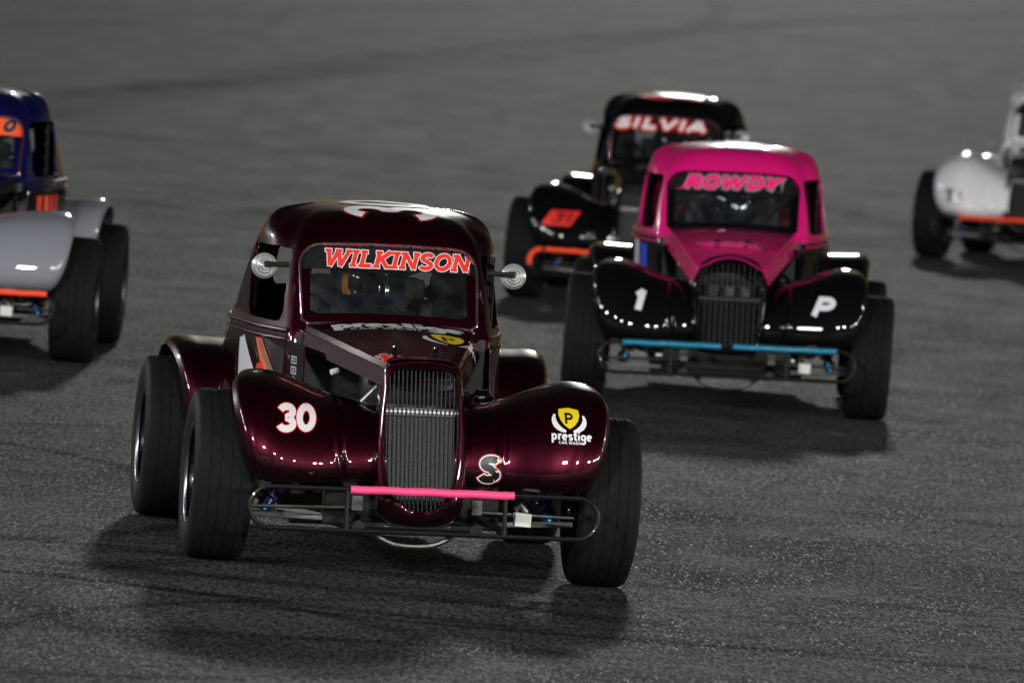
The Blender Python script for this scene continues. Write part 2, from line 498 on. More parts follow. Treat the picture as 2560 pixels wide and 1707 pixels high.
# ------------------------------------------------------------------ ground
def ground_material():
    M = bpy.data.materials.new('worn_asphalt'); M.use_nodes = True
    N, L = M.node_tree.nodes, M.node_tree.links
    b = N['Principled BSDF']
    tc = N.new('ShaderNodeTexCoord')
    def noise(sx, sy, detail=4, rough=.55, off=0.0):
        mp = N.new('ShaderNodeMapping'); mp.inputs['Scale'].default_value = (sx, sy, 1); mp.inputs['Location'].default_value = (off, off * .7, 0)
        nz = N.new('ShaderNodeTexNoise'); nz.inputs['Scale'].default_value = 1.0; nz.inputs['Detail'].default_value = detail; nz.inputs['Roughness'].default_value = rough
        L.new(tc.outputs['Object'], mp.inputs[0]); L.new(mp.outputs[0], nz.inputs['Vector'])
        return nz.outputs['Fac']
    def mathn(op, a, b_=None, c=None):
        n = N.new('ShaderNodeMath'); n.operation = op
        for i, v in enumerate((a, b_, c)):
            if v is None: continue
            if isinstance(v, (int, float)): n.inputs[i].default_value = v
            else: L.new(v, n.inputs[i])
        return n.outputs[0]
    def rng(v, a, b_, c, d):
        n = N.new('ShaderNodeMapRange'); L.new(v, n.inputs[0])
        for i, q in enumerate((a, b_, c, d)): n.inputs[i + 1].default_value = q
        return n.outputs[0]
    grain = noise(55, 9, 5, .7)            # stones of the wearing course
    fine = noise(260, 42, 3, .75, 3.1)
    patchy = noise(7, 3.2, 6, .7, 6.3)
    streak = noise(2.2, 1.3, 6, .65, 9.0)  # scuffs
    blotch = noise(.32, .13, 4, .55, 5.0)
    long_ = noise(.09, .9, 5, .6, 2.0)     # rubber laid across the turn
    v = mathn('MULTIPLY', rng(grain, .40, .62, .45, 1.6), rng(fine, .38, .62, .5, 1.5))
    v = mathn('MULTIPLY', v, rng(streak, .36, .64, .84, 1.16))
    v = mathn('MULTIPLY', v, rng(patchy, .36, .64, .82, 1.2))
    v = mathn('MULTIPLY', v, rng(blotch, .34, .66, .62, 1.32))
    v = mathn('MULTIPLY', v, rng(long_, .38, .62, .74, 1.2))
    # tyre marks: arcs of rubber (centre x, y, radius, width, strength)
    geo = N.new('ShaderNodeSeparateXYZ'); L.new(tc.outputs['Object'], geo.inputs[0])
    mask = None
    for (cx, cy, rad, wd, st) in SKIDS:
        dx = mathn('SUBTRACT', geo.outputs[0], cx); dy = mathn('SUBTRACT', geo.outputs[1], cy)
        dd = mathn('SQRT', mathn('ADD', mathn('MULTIPLY', dx, dx), mathn('MULTIPLY', dy, dy)))
        e = mathn('ABSOLUTE', mathn('SUBTRACT', dd, rad))
        k = rng(e, wd * .35, wd, st, 0.0)
        k = mathn('MULTIPLY', k, rng(noise(.5, .25, 3, .6, cx % 17), .35, .6, .25, 1.0))
        k = mathn('SUBTRACT', 1.0, k)
        mask = k if mask is None else mathn('MULTIPLY', mask, k)
    v = mathn('MULTIPLY', v, mask)
    vm = N.new('ShaderNodeMapping'); vm.inputs['Scale'].default_value = (185, 21, 1)
    vo = N.new('ShaderNodeTexVoronoi'); vo.voronoi_dimensions = '2D'; vo.inputs['Scale'].default_value = 1.0
    L.new(tc.outputs['Object'], vm.inputs[0]); L.new(vm.outputs[0], vo.inputs['Vector'])
    sc_ = N.new('ShaderNodeSeparateColor'); L.new(vo.outputs['Color'], sc_.inputs[0])
    stone = mathn('MULTIPLY', rng(sc_.outputs[0], .87, .95, 0, 1), rng(streak, .42, .62, .25, 1.0))   # polished faces of single stones
    L.new(mathn('SUBTRACT', rng(streak, .3, .7, .56, .76), mathn('MULTIPLY', stone, .26)), b.inputs['Roughness'])
    v = mathn('MULTIPLY', v, rng(sc_.outputs[1], 0, 1, .78, 1.22))
    mx = N.new('ShaderNodeMix'); mx.data_type = 'RGBA'; mx.blend_type = 'MULTIPLY'; mx.inputs[0].default_value = 1.0
    mx.inputs[6].default_value = (0.0445, 0.0485, 0.0458, 1)
    cb = N.new('ShaderNodeCombineColor')
    for i in range(3): L.new(v, cb.inputs[i])
    L.new(cb.outputs[0], mx.inputs[7]); L.new(mx.outputs[2], b.inputs['Base Color'])
    L.new(mathn('MULTIPLY', mathn('MULTIPLY', mask, rng(blotch, .34, .66, .75, 1.2)), mathn('ADD', rng(mathn('ADD', grain, mathn('MULTIPLY', mathn('SUBTRACT', fine, .5), .8)), .44, .64, .03, .36), mathn('MULTIPLY', stone, .95))), b.inputs['Specular IOR Level'])
    bp = N.new('ShaderNodeBump'); bp.inputs['Strength'].default_value = 0.7; bp.inputs['Distance'].default_value = 0.012
    hgt = mathn('ADD', grain, mathn('MULTIPLY', fine, .5))
    L.new(hgt, bp.inputs['Height']); L.new(bp.outputs[0], b.inputs['Normal'])
    return M

def unproject(u, v):
    """photo pixel (2560 wide) -> point on the track"""
    d = fwd + rt * ((u - 1280) / FPX) - up * ((v - 853.5) / FPX)
    t = -CAM_H / d.z
    return (d.x * t, d.y * t)

def circle3(a, b, c):
    ax, ay, bx, by, cx, cy = *a, *b, *c
    D = 2 * (ax * (by - cy) + bx * (cy - ay) + cx * (ay - by))
    ux = ((ax*ax+ay*ay)*(by-cy)+(bx*bx+by*by)*(cy-ay)+(cx*cx+cy*cy)*(ay-by))/D
    uy = ((ax*ax+ay*ay)*(cx-bx)+(bx*bx+by*by)*(ax-cx)+(cx*cx+cy*cy)*(bx-ax))/D
    return ux, uy, math.hypot(ax - ux, ay - uy)
SKIDS = []
# two photo pixels on each mark, its bow in metres, half width, strength
for p0, p1, bow, wd, st in [((150, 264), (2500, 38), 1.4, .75, .85), ((600, 205), (1700, 84), -.5, .40, .65), ((0, 66), (1800, 4), .6, .9, .35), ((1500, 20), (2560, 190), .4, .6, .3),
                    ((880, 392), (1350, 438), .12, .8, .75), ((150, 480), (1500, 470), .3, 1.0, .32), ((1900, 565), (2500, 552), .2, .7, .4),
                    ((1560, 1505), (2236, 1600), .10, .15, .55), ((1960, 1445), (2500, 1485), .08, .15, .5), ((1600, 1462), (2500, 1540), .12, .12, .5),
                    ((1640, 1560), (2500, 1675), .10, .15, .5), ((1620, 1250), (2500, 1312), .2, .2, .45), ((1500, 1640), (2300, 1705), .1, .12, .45),
                    ((0, 1056), (600, 1080), .06, .11, .6), ((0, 1105), (330, 1170), .05, .09, .6), ((0, 1425), (330, 1462), .04, .09, .55),
                    ((0, 1236), (330, 1243), .04, .08, .5), ((120, 1536), (420, 1508), .03, .07, .55), ((1600, 872), (2500, 850), .5, .7, .32), ((0, 985), (900, 958), .3, .4, .32)]:
    ax, ay = unproject(*p0); bx, by_ = unproject(*p1)
    L_ = math.hypot(bx - ax, by_ - ay); nx, ny = -(by_ - ay) / L_, (bx - ax) / L_
    bow = math.copysign(min(abs(bow), L_ * .03), bow)
    mid = ((ax + bx) / 2 + nx * bow, (ay + by_) / 2 + ny * bow)
    SKIDS.append((*circle3((ax, ay), mid, (bx, by_)), wd, st))

gm = to_mesh('track_surface', [(-900, -300, 0), (900, -300, 0), (900, 1700, 0), (-900, 1700, 0)], [(0, 1, 2, 3)], ground_material(), False)
tag(add('track_surface', gm), kind='structure')

# ------------------------------------------------------------------ floodlight masts round the oval
def floodlight_mast(az, dist, h, watts, label, tint=(1, 1, 1), w=3.0, hh=1.9):
    """az: degrees from the camera side (0) towards the right (90), seen from the cars"""
    cx, cy = .2, 38.0
    x, y = cx + dist * math.sin(R(az)), cy - dist * math.cos(R(az))
    root = bpy.data.objects.new('floodlight_mast', None); C.objects.link(root)
    root.location = (x, y, 0)
    tag(root, label, 'floodlight', 'floodlights round the track')
    add('pole', to_mesh('pole', *tube([(0, 0, 0), (0, 0, h * .5), (0, 0, h + .6)], [.22, .17, .10], 12), STEEL), root)
    d = Vector((cx - x, cy - y, .5 - h)).normalized()
    q = d.to_track_quat('-Z', 'Y')
    bank = add('lamp_bank', to_mesh('lamp_bank', *box(0, 0, .12, w + .1, hh + .1, .2, .02), DARKM, False), root)
    bank.location = Vector((0, 0, h)) + d * .35; bank.rotation_mode = 'QUATERNION'; bank.rotation_quaternion = q
    ld = bpy.data.lights.new('floodlight', 'AREA'); ld.shape = 'RECTANGLE'; ld.size = w; ld.size_y = hh; ld.energy = watts; ld.color = tint
    lo = bpy.data.objects.new('floodlight', ld); C.objects.link(lo); lo.parent = root
    lo.location = Vector((0, 0, h)) + d * .40; lo.rotation_mode = 'QUATERNION'; lo.rotation_quaternion = q

WARM, COOL = (1.0, .985, .93), (.95, .97, 1.0)
for az, dist, h, wt, lab, tint in [
    (-22, 46, 15, 8500, 'left behind the camera', COOL), (4, 54, 14.5, 8500, 'straight behind the camera', WARM), (27, 66, 14, 6500, 'behind the camera to its right', WARM),
    (44, 84, 14, 7500, 'second to the right of the camera', WARM), (57, 104, 14, 10000, 'third to the right of the camera', WARM), (68, 124, 14, 13000, 'fourth to the right of the camera', WARM),
    (80, 140, 14, 15000, 'fifth to the right of the camera', WARM), (100, 110, 14, 9000, 'level with the cars on the right', WARM), (122, 95, 14, 7000, 'farthest back on the right', WARM),
    (-135, 70, 13, 4200, 'farthest back on the left', COOL)]:
    floodlight_mast(az, dist, h, wt, 'floodlight mast out of the picture, ' + lab, tint)
floodlight_mast(-62, 40, 12, 3600, 'wide floodlight mast out of the picture, in front of the cars on the left', COOL, 7.0, 2.6)
floodlight_mast(-88, 40, 12, 3000, 'long strip of lamps out of the picture, added for reflections on the left of the cars', COOL, 18.0, 1.6)  # added lamp strip, stretched to give broad reflections on the left sides

# ------------------------------------------------------------------ the race car: shared surfaces
def cab_grid(N=144, M=72):
    lv = np.array([  # z, yf, wf, wm, wr, yr
        (.20, .745, .368, .452, .47, 2.42), (.45, .745, .370, .458, .475, 2.42), (.70, .765, .362, .457, .475, 2.34),
        (.80, .795, .353, .442, .455, 2.25), (.92, .862, .345, .430, .430, 2.10), (1.04, .930, .334, .415, .402, 1.93),
        (1.10, .966, .318, .400, .378, 1.85), (1.145, 1.016, .287, .374, .338, 1.80), (1.172, 1.085, .238, .325, .285, 1.72),
        (1.189, 1.200, .150, .215, .185, 1.62), (1.198, 1.425, .008, .012, .01, 1.445)])
    rings = []
    for z, yf, wf, wm, wr, yr in lv:
        l = yr - yf
        rc = float(np.interp(z, [.20, .80, .92, 1.04, 1.10, 1.145, 1.172, 1.189, 1.198], [.045, .045, .052, .085, .125, .155, .15, .11, .005]))
        half = [(0, yf), ((wf - rc) * .5, yf + .001), (wf - rc, yf + .004)]
        half += [(wf - rc + rc * math.cos(R(a)), yf + .004 + rc + rc * math.sin(R(a))) for a in (-62, -35, -10)]
        yc = max(yf + .17 * l, yf + rc * 1.35)
        half += [(wf + (wm - wf) * .62, yc), (wm, yf + .36 * l), (wr, yf + .60 * l), (wr * .86, yf + .82 * l), (wr * .5, yf + .97 * l), (0, yr)]
        loop = half + [(-x, y) for x, y in half[-2:0:-1]]
        rings.append(np.c_[catmull(loop, N, True), np.full(N, z)])
    rings = np.array(rings)                      # K,N,3
    t = np.linspace(0, len(lv) - 1, M)
    P = np.zeros((N, M, 3))
    for i in range(N):
        for k in range(3): P[i, :, k] = smooth_interp(t, np.arange(len(lv)), rings[:, i, k])
    return P

def rbox(u, v, cu, cv, hu, hv, rt_, rb_):
    """signed distance of a rounded box with top radius rt_ and bottom radius rb_"""
    u, v = np.abs(u - cu), v - cv
    r = np.where(v > 0, rt_, rb_)
    qu, qv = u - hu + r, np.abs(v) - hv + r
    return np.minimum(np.maximum(qu, qv), 0) + np.hypot(np.maximum(qu, 0), np.maximum(qv, 0)) - r

def sd_ws(P, grow=0.0):
    x, y, z = P.T
    w = .303 + (z - .80) * .03
    zz = z + .10 * x * x
    d = rbox(x / w * .31, zz, 0, .932, .313 + grow, .134 + grow, .075 + grow * .5, .012)
    return np.where(y < 1.12, d, 1.0)

def sd_side(P):
    x, y, z = P.T
    d = rbox(y - .42 * (z - .78), z, 1.085, .915, .215, .128, .05, .05)
    return np.where(np.abs(x) > .27, d, 1.0)

def sd_rear(P):
    x, y, z = P.T
    return np.where(y > 1.5, rbox(x, z, 0, .95, .29, .09, .04, .04), 1.0)

CP = cab_grid()
nuC, nvC = CP.shape[:2]
CV = CP.reshape(-1, 3); CF = grid_faces(nuC, nvC, True) + [tuple(i * nvC + nvC - 1 for i in range(nuC))]; CN = vnormals(CV, CF)
d_all = np.minimum(np.minimum(sd_ws(CV), sd_side(CV)), sd_rear(CV))
cv, cf, cn = clip(CV, CF, d_all, CN)
CAB = shell(cv, cf, .012, cn)
# recessed flange, banner and pane of the windshield, cut from the same curved face
front = [f for f in CF if CV[list(f)][:, 1].mean() < 1.1]
inner_box = lambda P: rbox(P[:, 0], P[:, 2] + .10 * P[:, 0] ** 2, 0, .945, .276, .108, .05, .01)
fv, ff, fn = clip(CV, front, -sd_ws(CV, .012), CN)
gv, gf, gn = clip(fv, ff, -inner_box(fv) + .02, fn)
PANE = (gv - gn * .016, gf)
fv2, ff2, fn2 = clip(fv, ff, inner_box(fv), fn)
FLANGE = shell(fv2 - fn2 * .013, ff2, .02, fn2)
BANZ = .985
bv, bf, bn = clip(fv, ff, fv[:, 2] + .06 * fv[:, 0] ** 2 - BANZ, fn)
BANNER = (bv - bn * .0115, bf)

cab_bvh0 = BVHTree.FromPolygons([tuple(v) for v in CV], CF)

def mirror(VF):
    V, F = VF
    return np.asarray(V) * np.array([-1, 1, 1]), [tuple(reversed(f)) for f in F]

def front_fender(kk=(.70, .725, .758, .815, .892, .962, 1.0, .999, .985, .955, .895), dx=0.0):
    path = catmull([(-.338, .312), (-.376, .335), (-.393, .378), (-.386, .445), (-.358, .515), (-.306, .580), (-.220, .632), (-.10, .662), (.04, .668), (.20, .615), (.33, .52), (.41, .40)], 64)
    Cc = np.array([.05, .33])
    ts = np.r_[np.linspace(0, .24, 10), np.linspace(.25, .37, 16), np.linspace(.385, .93, 30), np.linspace(.94, 1, 10)]
    kx = [0, .165, .28, .417, .553, .69, .806, .883, .94, .975, 1.0]
    k = smooth_interp(ts, kx, kk)
    s = np.linspace(0, 1, 64)
    xo = smooth_interp(s, [0, .10, .22, .40, .6, 1.0], [.545, .602, .630, .636, .600, .56]) + dx
    P = np.zeros((len(ts), 64, 3))
    for i, t in enumerate(ts):
        P[i, :, 0] = .115 + (xo - .115) * t
        # inner apron keeps a straight lower edge; the lobe swells forward
        P[i, :, 1] = Cc[0] + (path[:, 0] - Cc[0]) * k[i]
        P[i, :, 2] = Cc[1] + (path[:, 1] - Cc[1]) * k[i]
        # pressed swage between the lobe and the apron
        P[i, :, 1] += .010 * math.exp(-((t - .30) / .014) ** 2) - .006 * math.exp(-((t - .335) / .016) ** 2)
    V = P.reshape(-1, 3); F = grid_faces(len(ts), 64)
    return shell(V, F, .006)
FFENS = {'swept': front_fender(), 'square': front_fender((.86, .90, .92, .945, .97, .985, .995, .995, .985, .965, .92), .012), 'tall': front_fender((.84, .87, .93, 1.03, 1.12, 1.14, 1.09, 1.03, .96, .90, .83), -.01)}

def rear_fender():
    path = catmull([(1.44, .24), (1.40, .36), (1.405, .48), (1.46, .585), (1.58, .650), (1.78, .678), (1.98, .655), (2.14, .58), (2.26, .44), (2.30, .32)], 56)
    Cc = np.array([1.85, .32])
    ts = np.r_[np.linspace(0, .8, 14), np.linspace(.83, 1, 16)]
    k = smooth_interp(ts, [0, .3, .6, .8, .9, .96, 1], [.97, .985, .995, 1, .985, .955, .90])
    s = np.linspace(0, 1, 56)
    xo = smooth_interp(s, [0, .2, .45, 1], [.60, .645, .678, .67])
    P = np.zeros((len(ts), 56, 3))
    for i, t in enumerate(ts):
        P[i, :, 0] = .40 + (xo - .40) * t
        P[i, :, 1] = Cc[0] + (path[:, 0] - Cc[0]) * k[i]
        P[i, :, 2] = Cc[1] + (path[:, 1] - Cc[1]) * k[i]
    return shell(P.reshape(-1, 3), grid_faces(len(ts), 56), .006)
RFEN = rear_fender()

def hood(style):
    if style == 'A':
        yf, wf, zf, cr = -.235, .121, .716, .014
    else:
        yf, wf, zf, cr = -.255, .158, .655, .055
    sec = catmull([(-1.10, -.074), (-1.085, -.062), (-1.045, -.03), (-1.02, -.012), (-.97, -.001), (-.8, .22), (-.4, .8), (0, 1.0), (.4, .8), (.8, .22), (.97, -.001), (1.02, -.012), (1.045, -.03), (1.085, -.062), (1.10, -.074)], 72)
    ys = np.linspace(yf, .805, 40)
    P = np.zeros((72, 40, 3))
    for j, y in enumerate(ys):
        t = (y - yf) / (.805 - yf)
        w = wf + (.318 - wf) * (t if style == 'A' else t ** .85)
        z = zf + (.788 - zf) * (t if style == 'A' else 1 - (1 - t) ** 1.6)
        c = cr + (.020 - cr) * t
        for i, (a, b) in enumerate(sec):
            P[i, j] = (a * w if abs(a) < 1 else math.copysign(w + (abs(a) - 1) * .14, a), y, z + (b * c if b > 0 else b))
    return shell(P.reshape(-1, 3), grid_faces(72, 40), .004)

def lean(z): return -.365 + (z - .2) * .25
SHELLS = {
 'A': ([(0, .738), (.085, .735), (.118, .720), (.132, .685), (.142, .60), (.150, .50), (.153, .42), (.150, .33), (.145, .265), (.130, .212), (.088, .181), (0, .172)],
       [(0, .700), (.082, .698), (.106, .685), (.115, .650), (.120, .58), (.122, .49), (.120, .41), (.113, .345), (.096, .290), (.065, .255), (.033, .239), (0, .235)]),
 'B': ([(0, .722), (.07, .712), (.125, .685), (.160, .64), (.174, .58), (.172, .50), (.163, .42), (.153, .35), (.145, .30), (.13, .272), (.07, .262), (0, .26)],
       [(0, .698), (.062, .690), (.110, .665), (.140, .625), (.152, .575), (.150, .50), (.142, .42), (.132, .35), (.124, .31), (.11, .29), (.06, .282), (0, .28)])}
def grille_shell(style):
    loops = []
    for h in SHELLS[style]:
        loops.append(catmull(h + [(-x, z) for x, z in h[-2:0:-1]], 96, True))
    o, i = loops
    P = np.zeros((96, 8, 3))
    for j, (f, dy) in enumerate([(-.06, .10), (-.02, .045), (0.0, .020), (.16, .006), (.5, .000), (.80, .006), (.97, .018), (1.0, .05)]):
        q = o + (i - o) * f
        P[:, j, 0], P[:, j, 2] = q[:, 0], q[:, 1]
        P[:, j, 1] = lean(q[:, 1]) + dy + np.maximum(0, .262 - q[:, 1]) * .9
    F = grid_faces(96, 8, True)
    # loop runs clockwise seen from the front: flip so the faces look outwards
    V = P.reshape(-1, 3)
    return V, [tuple(reversed(f)) for f in F], i

def zspan(loop, x):
    zs = []
    n = len(loop)
    for k in range(n):
        a, b = loop[k], loop[(k + 1) % n]
        if (a[0] - x) * (b[0] - x) <= 0 and a[0] != b[0]:
            t = (x - a[0]) / (b[0] - a[0]); zs.append(a[1] + (b[1] - a[1]) * t)
    return (min(zs), max(zs)) if len(zs) > 1 else None

# wheel meshes, axle along X with the outer face at +X
def tyre_mesh():
    half = [(.080, .166), (.092, .170), (.100, .190), (.1035, .222), (.1015, .250), (.0965, .268), (.0895, .279), (.080, .2845), (.066, .2868)]
    for g in (.053, .019):
        half += [(g + .0024, .2876), (g + .0016, .2850), (g - .0016, .2850), (g - .0024, .2877)]
    prof = half + [(-x, r) for x, r in reversed(half)]
    V, F = lathe(prof, 72)
    m_ = len(prof); fm = []
    for i in range(72):
        for j in range(m_ - 1):
            fm.append(1 if 6 <= j < m_ - 8 else 0)
    return to_mesh('tyre', V, F, [RUBBER, RUBTREAD], True, fm)
def rim_mesh():
    prof = [(.086, .158), (.094, .164), (.096, .171), (.090, .176), (.082, .170), (.078, .158), (.060, .150), (.02, .146), (-.02, .140), (-.024, .10), (-.010, .075), (.004, .05), (.006, .001)]
    V, F = lathe(prof, 48)
    m_ = len(prof); fm = []
    for i in range(48):
        for j in range(m_ - 1): fm.append(1 if j < 4 else 0)
    prof2 = [(-.024, .14), (-.06, .15), (-.082, .158), (-.092, .171), (-.086, .176), (-.078, .168)]
    V2, F2 = lathe(prof2, 48)
    V, F = join((V, F), (V2, F2)); fm += [0] * len(F2)
    return to_mesh('rim', V, F, [RIMM, RIMLIP], True, fm)
TYRE, RIM = tyre_mesh(), rim_mesh()
LUG = to_mesh('lug_nut', *lathe([(.018, .001), (.018, .008), (.0, .009)], 6), STEEL, False)
HUBC = to_mesh('hub_cap', *lathe([(.03, .001), (.028, .018), (.022, .024), (.0, .026)], 16), STEEL)
DISC = to_mesh('brake_disc', *lathe([(-.05, .03), (-.05, .115), (-.058, .115), (-.058, .03)], 32), STEEL)

def stadium(hw, z0, z1, y, n=14):
    r = (z1 - z0) / 2; zc = (z0 + z1) / 2; p = []
    for a in np.linspace(-90, 90, n): p.append((hw - r + r * math.cos(R(a)), y, zc + r * math.sin(R(a))))
    for a in np.linspace(90, 270, n): p.append((-hw + r + r * math.cos(R(a)), y, zc + r * math.sin(R(a))))
    # fill straights
    out = []
    for i in range(len(p)):
        a, b = np.array(p[i]), np.array(p[(i + 1) % len(p)])
        k = max(1, int(np.linalg.norm(b - a) / .08))
        for t in range(k): out.append(a + (b - a) * t / k)
    return out

def ring_tube(cx, cy, cz, r, tr, tilt=0.0, n=32):
    p = []
    for a in np.linspace(0, 2 * math.pi, n, endpoint=False):
        x, z = r * math.cos(a), r * math.sin(a)
        p.append((cx + x, cy + z * math.sin(tilt), cz + z * math.cos(tilt)))
    return tube(p, tr, 8, True)

def coil(p0, p1, r, wire, turns, n=14):
    a, b = Vector(p0), Vector(p1); d = (b - a); L_ = d.length; d.normalize()
    u = d.orthogonal().normalized(); w = d.cross(u)
    pts = [tuple(a + d * (L_ * t / (turns * n)) + (u * math.cos(2 * math.pi * t / n) + w * math.sin(2 * math.pi * t / n)) * r) for t in range(turns * n + 1)]
    return tube(pts, wire, 6)

def dish_profile():
    return [(.030, .001), (.030, .010), (.020, .014), (.016, .020), (.018, .023), (.012, .027), (.009, .033), (.011, .0355), (.005, .040), (.001, .046), (-.004, .0485), (-.008, .047), (-.006, .001)]

# ------------------------------------------------------------------ build one car
def build_car(name, label, x, y, yaw, roll, spec):
    root = bpy.data.objects.new(name, None); C.objects.link(root)
    root.location = (x, y, 0); root.rotation_euler = (0, 0, R(yaw))
    tag(root, label, 'race car', 'race cars on the track')
    T = Matrix.Translation((0, 0, .25)) @ Matrix.Rotation(-R(roll), 4, 'Y') @ Matrix.Translation((0, 0, -.25))
    cabm, lowm, fenm, hoodm, shm = spec['cab'], spec.get('low', spec['cab']), spec['fender'], spec['hood'], spec['shell']
    style = spec['style']
    def part(nm, VF, m_, smooth=True, fm=None, parent=None):
        me = to_mesh(nm, VF[0], VF[1], m_, smooth, fm)
        return add(nm, me, parent or root, T if parent is None else None)
    O = {}
    # cab
    fm = None
    mm = [cabm]
    if lowm is not cabm:
        mm = [cabm, lowm]; Vc = np.asarray(CAB[0])
        fm = [1 if Vc[list(f)][:, 2].mean() < .752 else 0 for f in CAB[1]]
    O['cab'] = part('cab_body', CAB, mm, True, fm)
    for s in (-1, 1):   # belt moulding
        pts = [CP[i, 34] for i in range(nuC)]
    zi = int(np.argmin(np.abs(CP[0, :, 2] - .757)))
    side_r = [CP[i, zi] + np.array([.002, 0, 0]) for i in range(nuC) if CP[i, zi, 0] > .33 and CP[i, zi, 1] < 2.0]
    side_l = [p * np.array([-1, 1, 1]) for p in side_r]
    for sd_ in (side_r, side_l):
        part('belt_moulding', tube(sd_, .009, 8), cabm)
        part('belt_moulding', tube([p + np.array([np.sign(p[0]) * .006, 0, -.03]) for p in sd_], .006, 8), cabm)
    for s in (1, -1):
        seam = []
        for (ya, za) in [(.845, .30), (.845, .60), (.85, .76)] + [(None, None)] + [(1.40, .76), (1.42, .60), (1.44, .30)]:
            if ya is None:
                if len(seam) > 1: part('door_seam', tube(seam, .0022, 6), PLAST)
                seam = []; continue
            h_ = cab_bvh0.ray_cast(Vector((s * 3, ya, za)), Vector((-s, 0, 0)))[0]
            seam.append(tuple(h_))
        part('door_seam', tube(seam, .0022, 6), PLAST)
    part('windshield_frame', FLANGE, spec.get('flange', cabm))
    pane = part('windshield', PANE, GLASS)
    # trim lip round the windshield opening
    loop = []
    for a in np.linspace(0, 2 * math.pi, 96, endpoint=False):
        lo, hi = 0.0, .6
        for _ in range(22):
            md = (lo + hi) / 2
            px, pz = md * math.cos(a), .93 + md * math.sin(a)
            if sd_ws(np.array([[px, .9, pz]]))[0] < 0: lo = md
            else: hi = md
        loop.append((lo * math.cos(a), .93 + lo * math.sin(a)))
    cab_bvh = BVHTree.FromPolygons([tuple(v) for v in CV], CF)
    tl = []
    for px, pz in loop:
        h, n, i, t = cab_bvh.ray_cast(Vector((px, -2, pz)), Vector((0, 1, 0)))
        tl.append(h + n * -.001 if n.y < 0 else h + n * .001)
    part('windshield_trim', tube(tl, .0055, 6, True), spec.get('trim', TRIM))
    # hood
    hv = hood(style)
    O['hood'] = part('hood', hv, hoodm)
    for s in (-.05, .05):
        pin = part('hood_pin', lathe([(.016, .001), (.016, .006), (.004, .009), (0, .014)], 12, 'Z'), CHROME, parent=O['hood'])
        pin.location = (s * 1.4, .02 if style == 'A' else .12, .75 if style == 'A' else .765)
    # grille
    gv_, gf_, gi = grille_shell(style)
    O['shell'] = part('grille_shell', (gv_, gf_), shm)
    if spec.get('grille', True):
        nb = 16 if style == 'A' else 12
        xs = np.linspace(-.110, .110, nb) if style == 'A' else np.linspace(-.14, .14, nb)
        for xb in xs:
            zz = zspan(gi, xb)
            if not zz: continue
            za, zb = zz[0] - .004, zz[1] + .004
            b_ = part('grille_bar', tube([(xb, lean(z) + .030, z) for z in np.linspace(za, zb, 6)], .0024 if style == 'A' else .0017, 6), spec.get('bar', GBAR), parent=O['shell'])
        core_top = .545 if style == 'A' else .50
        z0 = .25 if style == 'A' else .30
        hw = .118 if style == 'A' else .145
        cvb = box(0, 0, 0, hw * 2, .03, core_top - z0, .004)
        cvv = cvb[0].copy(); cvv[:, 2] += (core_top + z0) / 2; cvv[:, 1] += lean(cvv[:, 2]) + .085
        rad = part('radiator', (cvv, cvb[1]), CORE if style == 'A' else BLACKCORE, False)
        tk = tube([(-hw, lean(core_top) + .08, core_top + .012), (hw, lean(core_top) + .08, core_top + .012)], .016, 12)
        part('top_tank', tk, ALU if style == 'A' else DARKM, parent=rad)
    # fenders
    for s in (1, -1):
        O['ff', s] = part('front_fender', FFENS[spec.get('wing', 'swept')] if s > 0 else mirror(FFENS[spec.get('wing', 'swept')]), fenm)
        O['rf', s] = part('rear_fender', RFEN if s > 0 else mirror(RFEN), spec.get('rear', fenm))
        f = lambda VF: VF if s > 0 else mirror(VF)
        # panel beside the engine bay, in front of the door
        part('side_panel', f(box(.338, .655, .53, .006, .27, .40, .002, Matrix.Rotation(R(-7), 4, 'Z'))), lowm if lowm is not cabm else spec.get('panel', cabm), False)
        # running gear at the front corner
        part('lower_arm', f(tube([(.56, -.02, .185), (.24, -.06, .178)], .010, 8)), ALU)
        part('upper_arm', f(tube([(.54, .05, .36), (.26, .10, .34), (.24, .26, .34)], .008, 8)), DARKM)
        part('tie_rod', f(tube([(.55, -.13, .215), (.20, -.10, .22)], .007, 8)), STEEL)
        sh_ = part('shock_absorber', f(tube([(.50, .02, .20), (.33, .08, .46)], [.018, .018], 10)), DARKM)
        part('coil_spring', f(coil((.485, .025, .225), (.36, .07, .42), .030, .0055, 7)), PURPLE if spec.get('purple') else REDA, parent=sh_)
        part('shock_adjuster', f(tube([(.49, .02, .19), (.465, .03, .235)], .022, 10)), BLUEA, parent=sh_)
        # mirror: polished round back on a black stalk
        if s in spec.get('mirrors', (1, -1)):
            mv, mf = lathe(dish_profile(), 40, 'Y')
            mv = mv * np.array([.93, -.93, .93])
            mv = mv + np.array([.437, .885, .978])
            mr_ = part('mirror', f((mv, [tuple(reversed(q)) for q in mf])), ALU)
            part('mirror_stalk', f(tube([(.352, .895, .985), (.40, .872, .985), (.437, .85, .985)], [.010, .009, .012], 8)), PLAST, parent=mr_)
    # bumper
    by = -.455
    lp = stadium(.588, .168, .306, by)
    bump = part('bumper', tube(lp, .0085, 8, True), TUBEB)
    if spec.get('bumper') == 'orange':
        ep = [p for p in stadium(.588, .168, .306, by - .001, 26) if p[0] < -.50 and p[2] > .215]
        part('bumper_tape', tube(ep, .0142, 10), T_ORNG, parent=bump)
    for xb in (-.262, .272):
        part('upright', tube([(xb, by, .172), (xb, by, .302)], .008, 8), TUBEB, parent=bump)
        part('bumper_bracket', tube([(xb, by, .185), (xb * .8, -.20, .20), (xb * .75, .10, .20)], .012, 8), TUBEB, parent=bump)
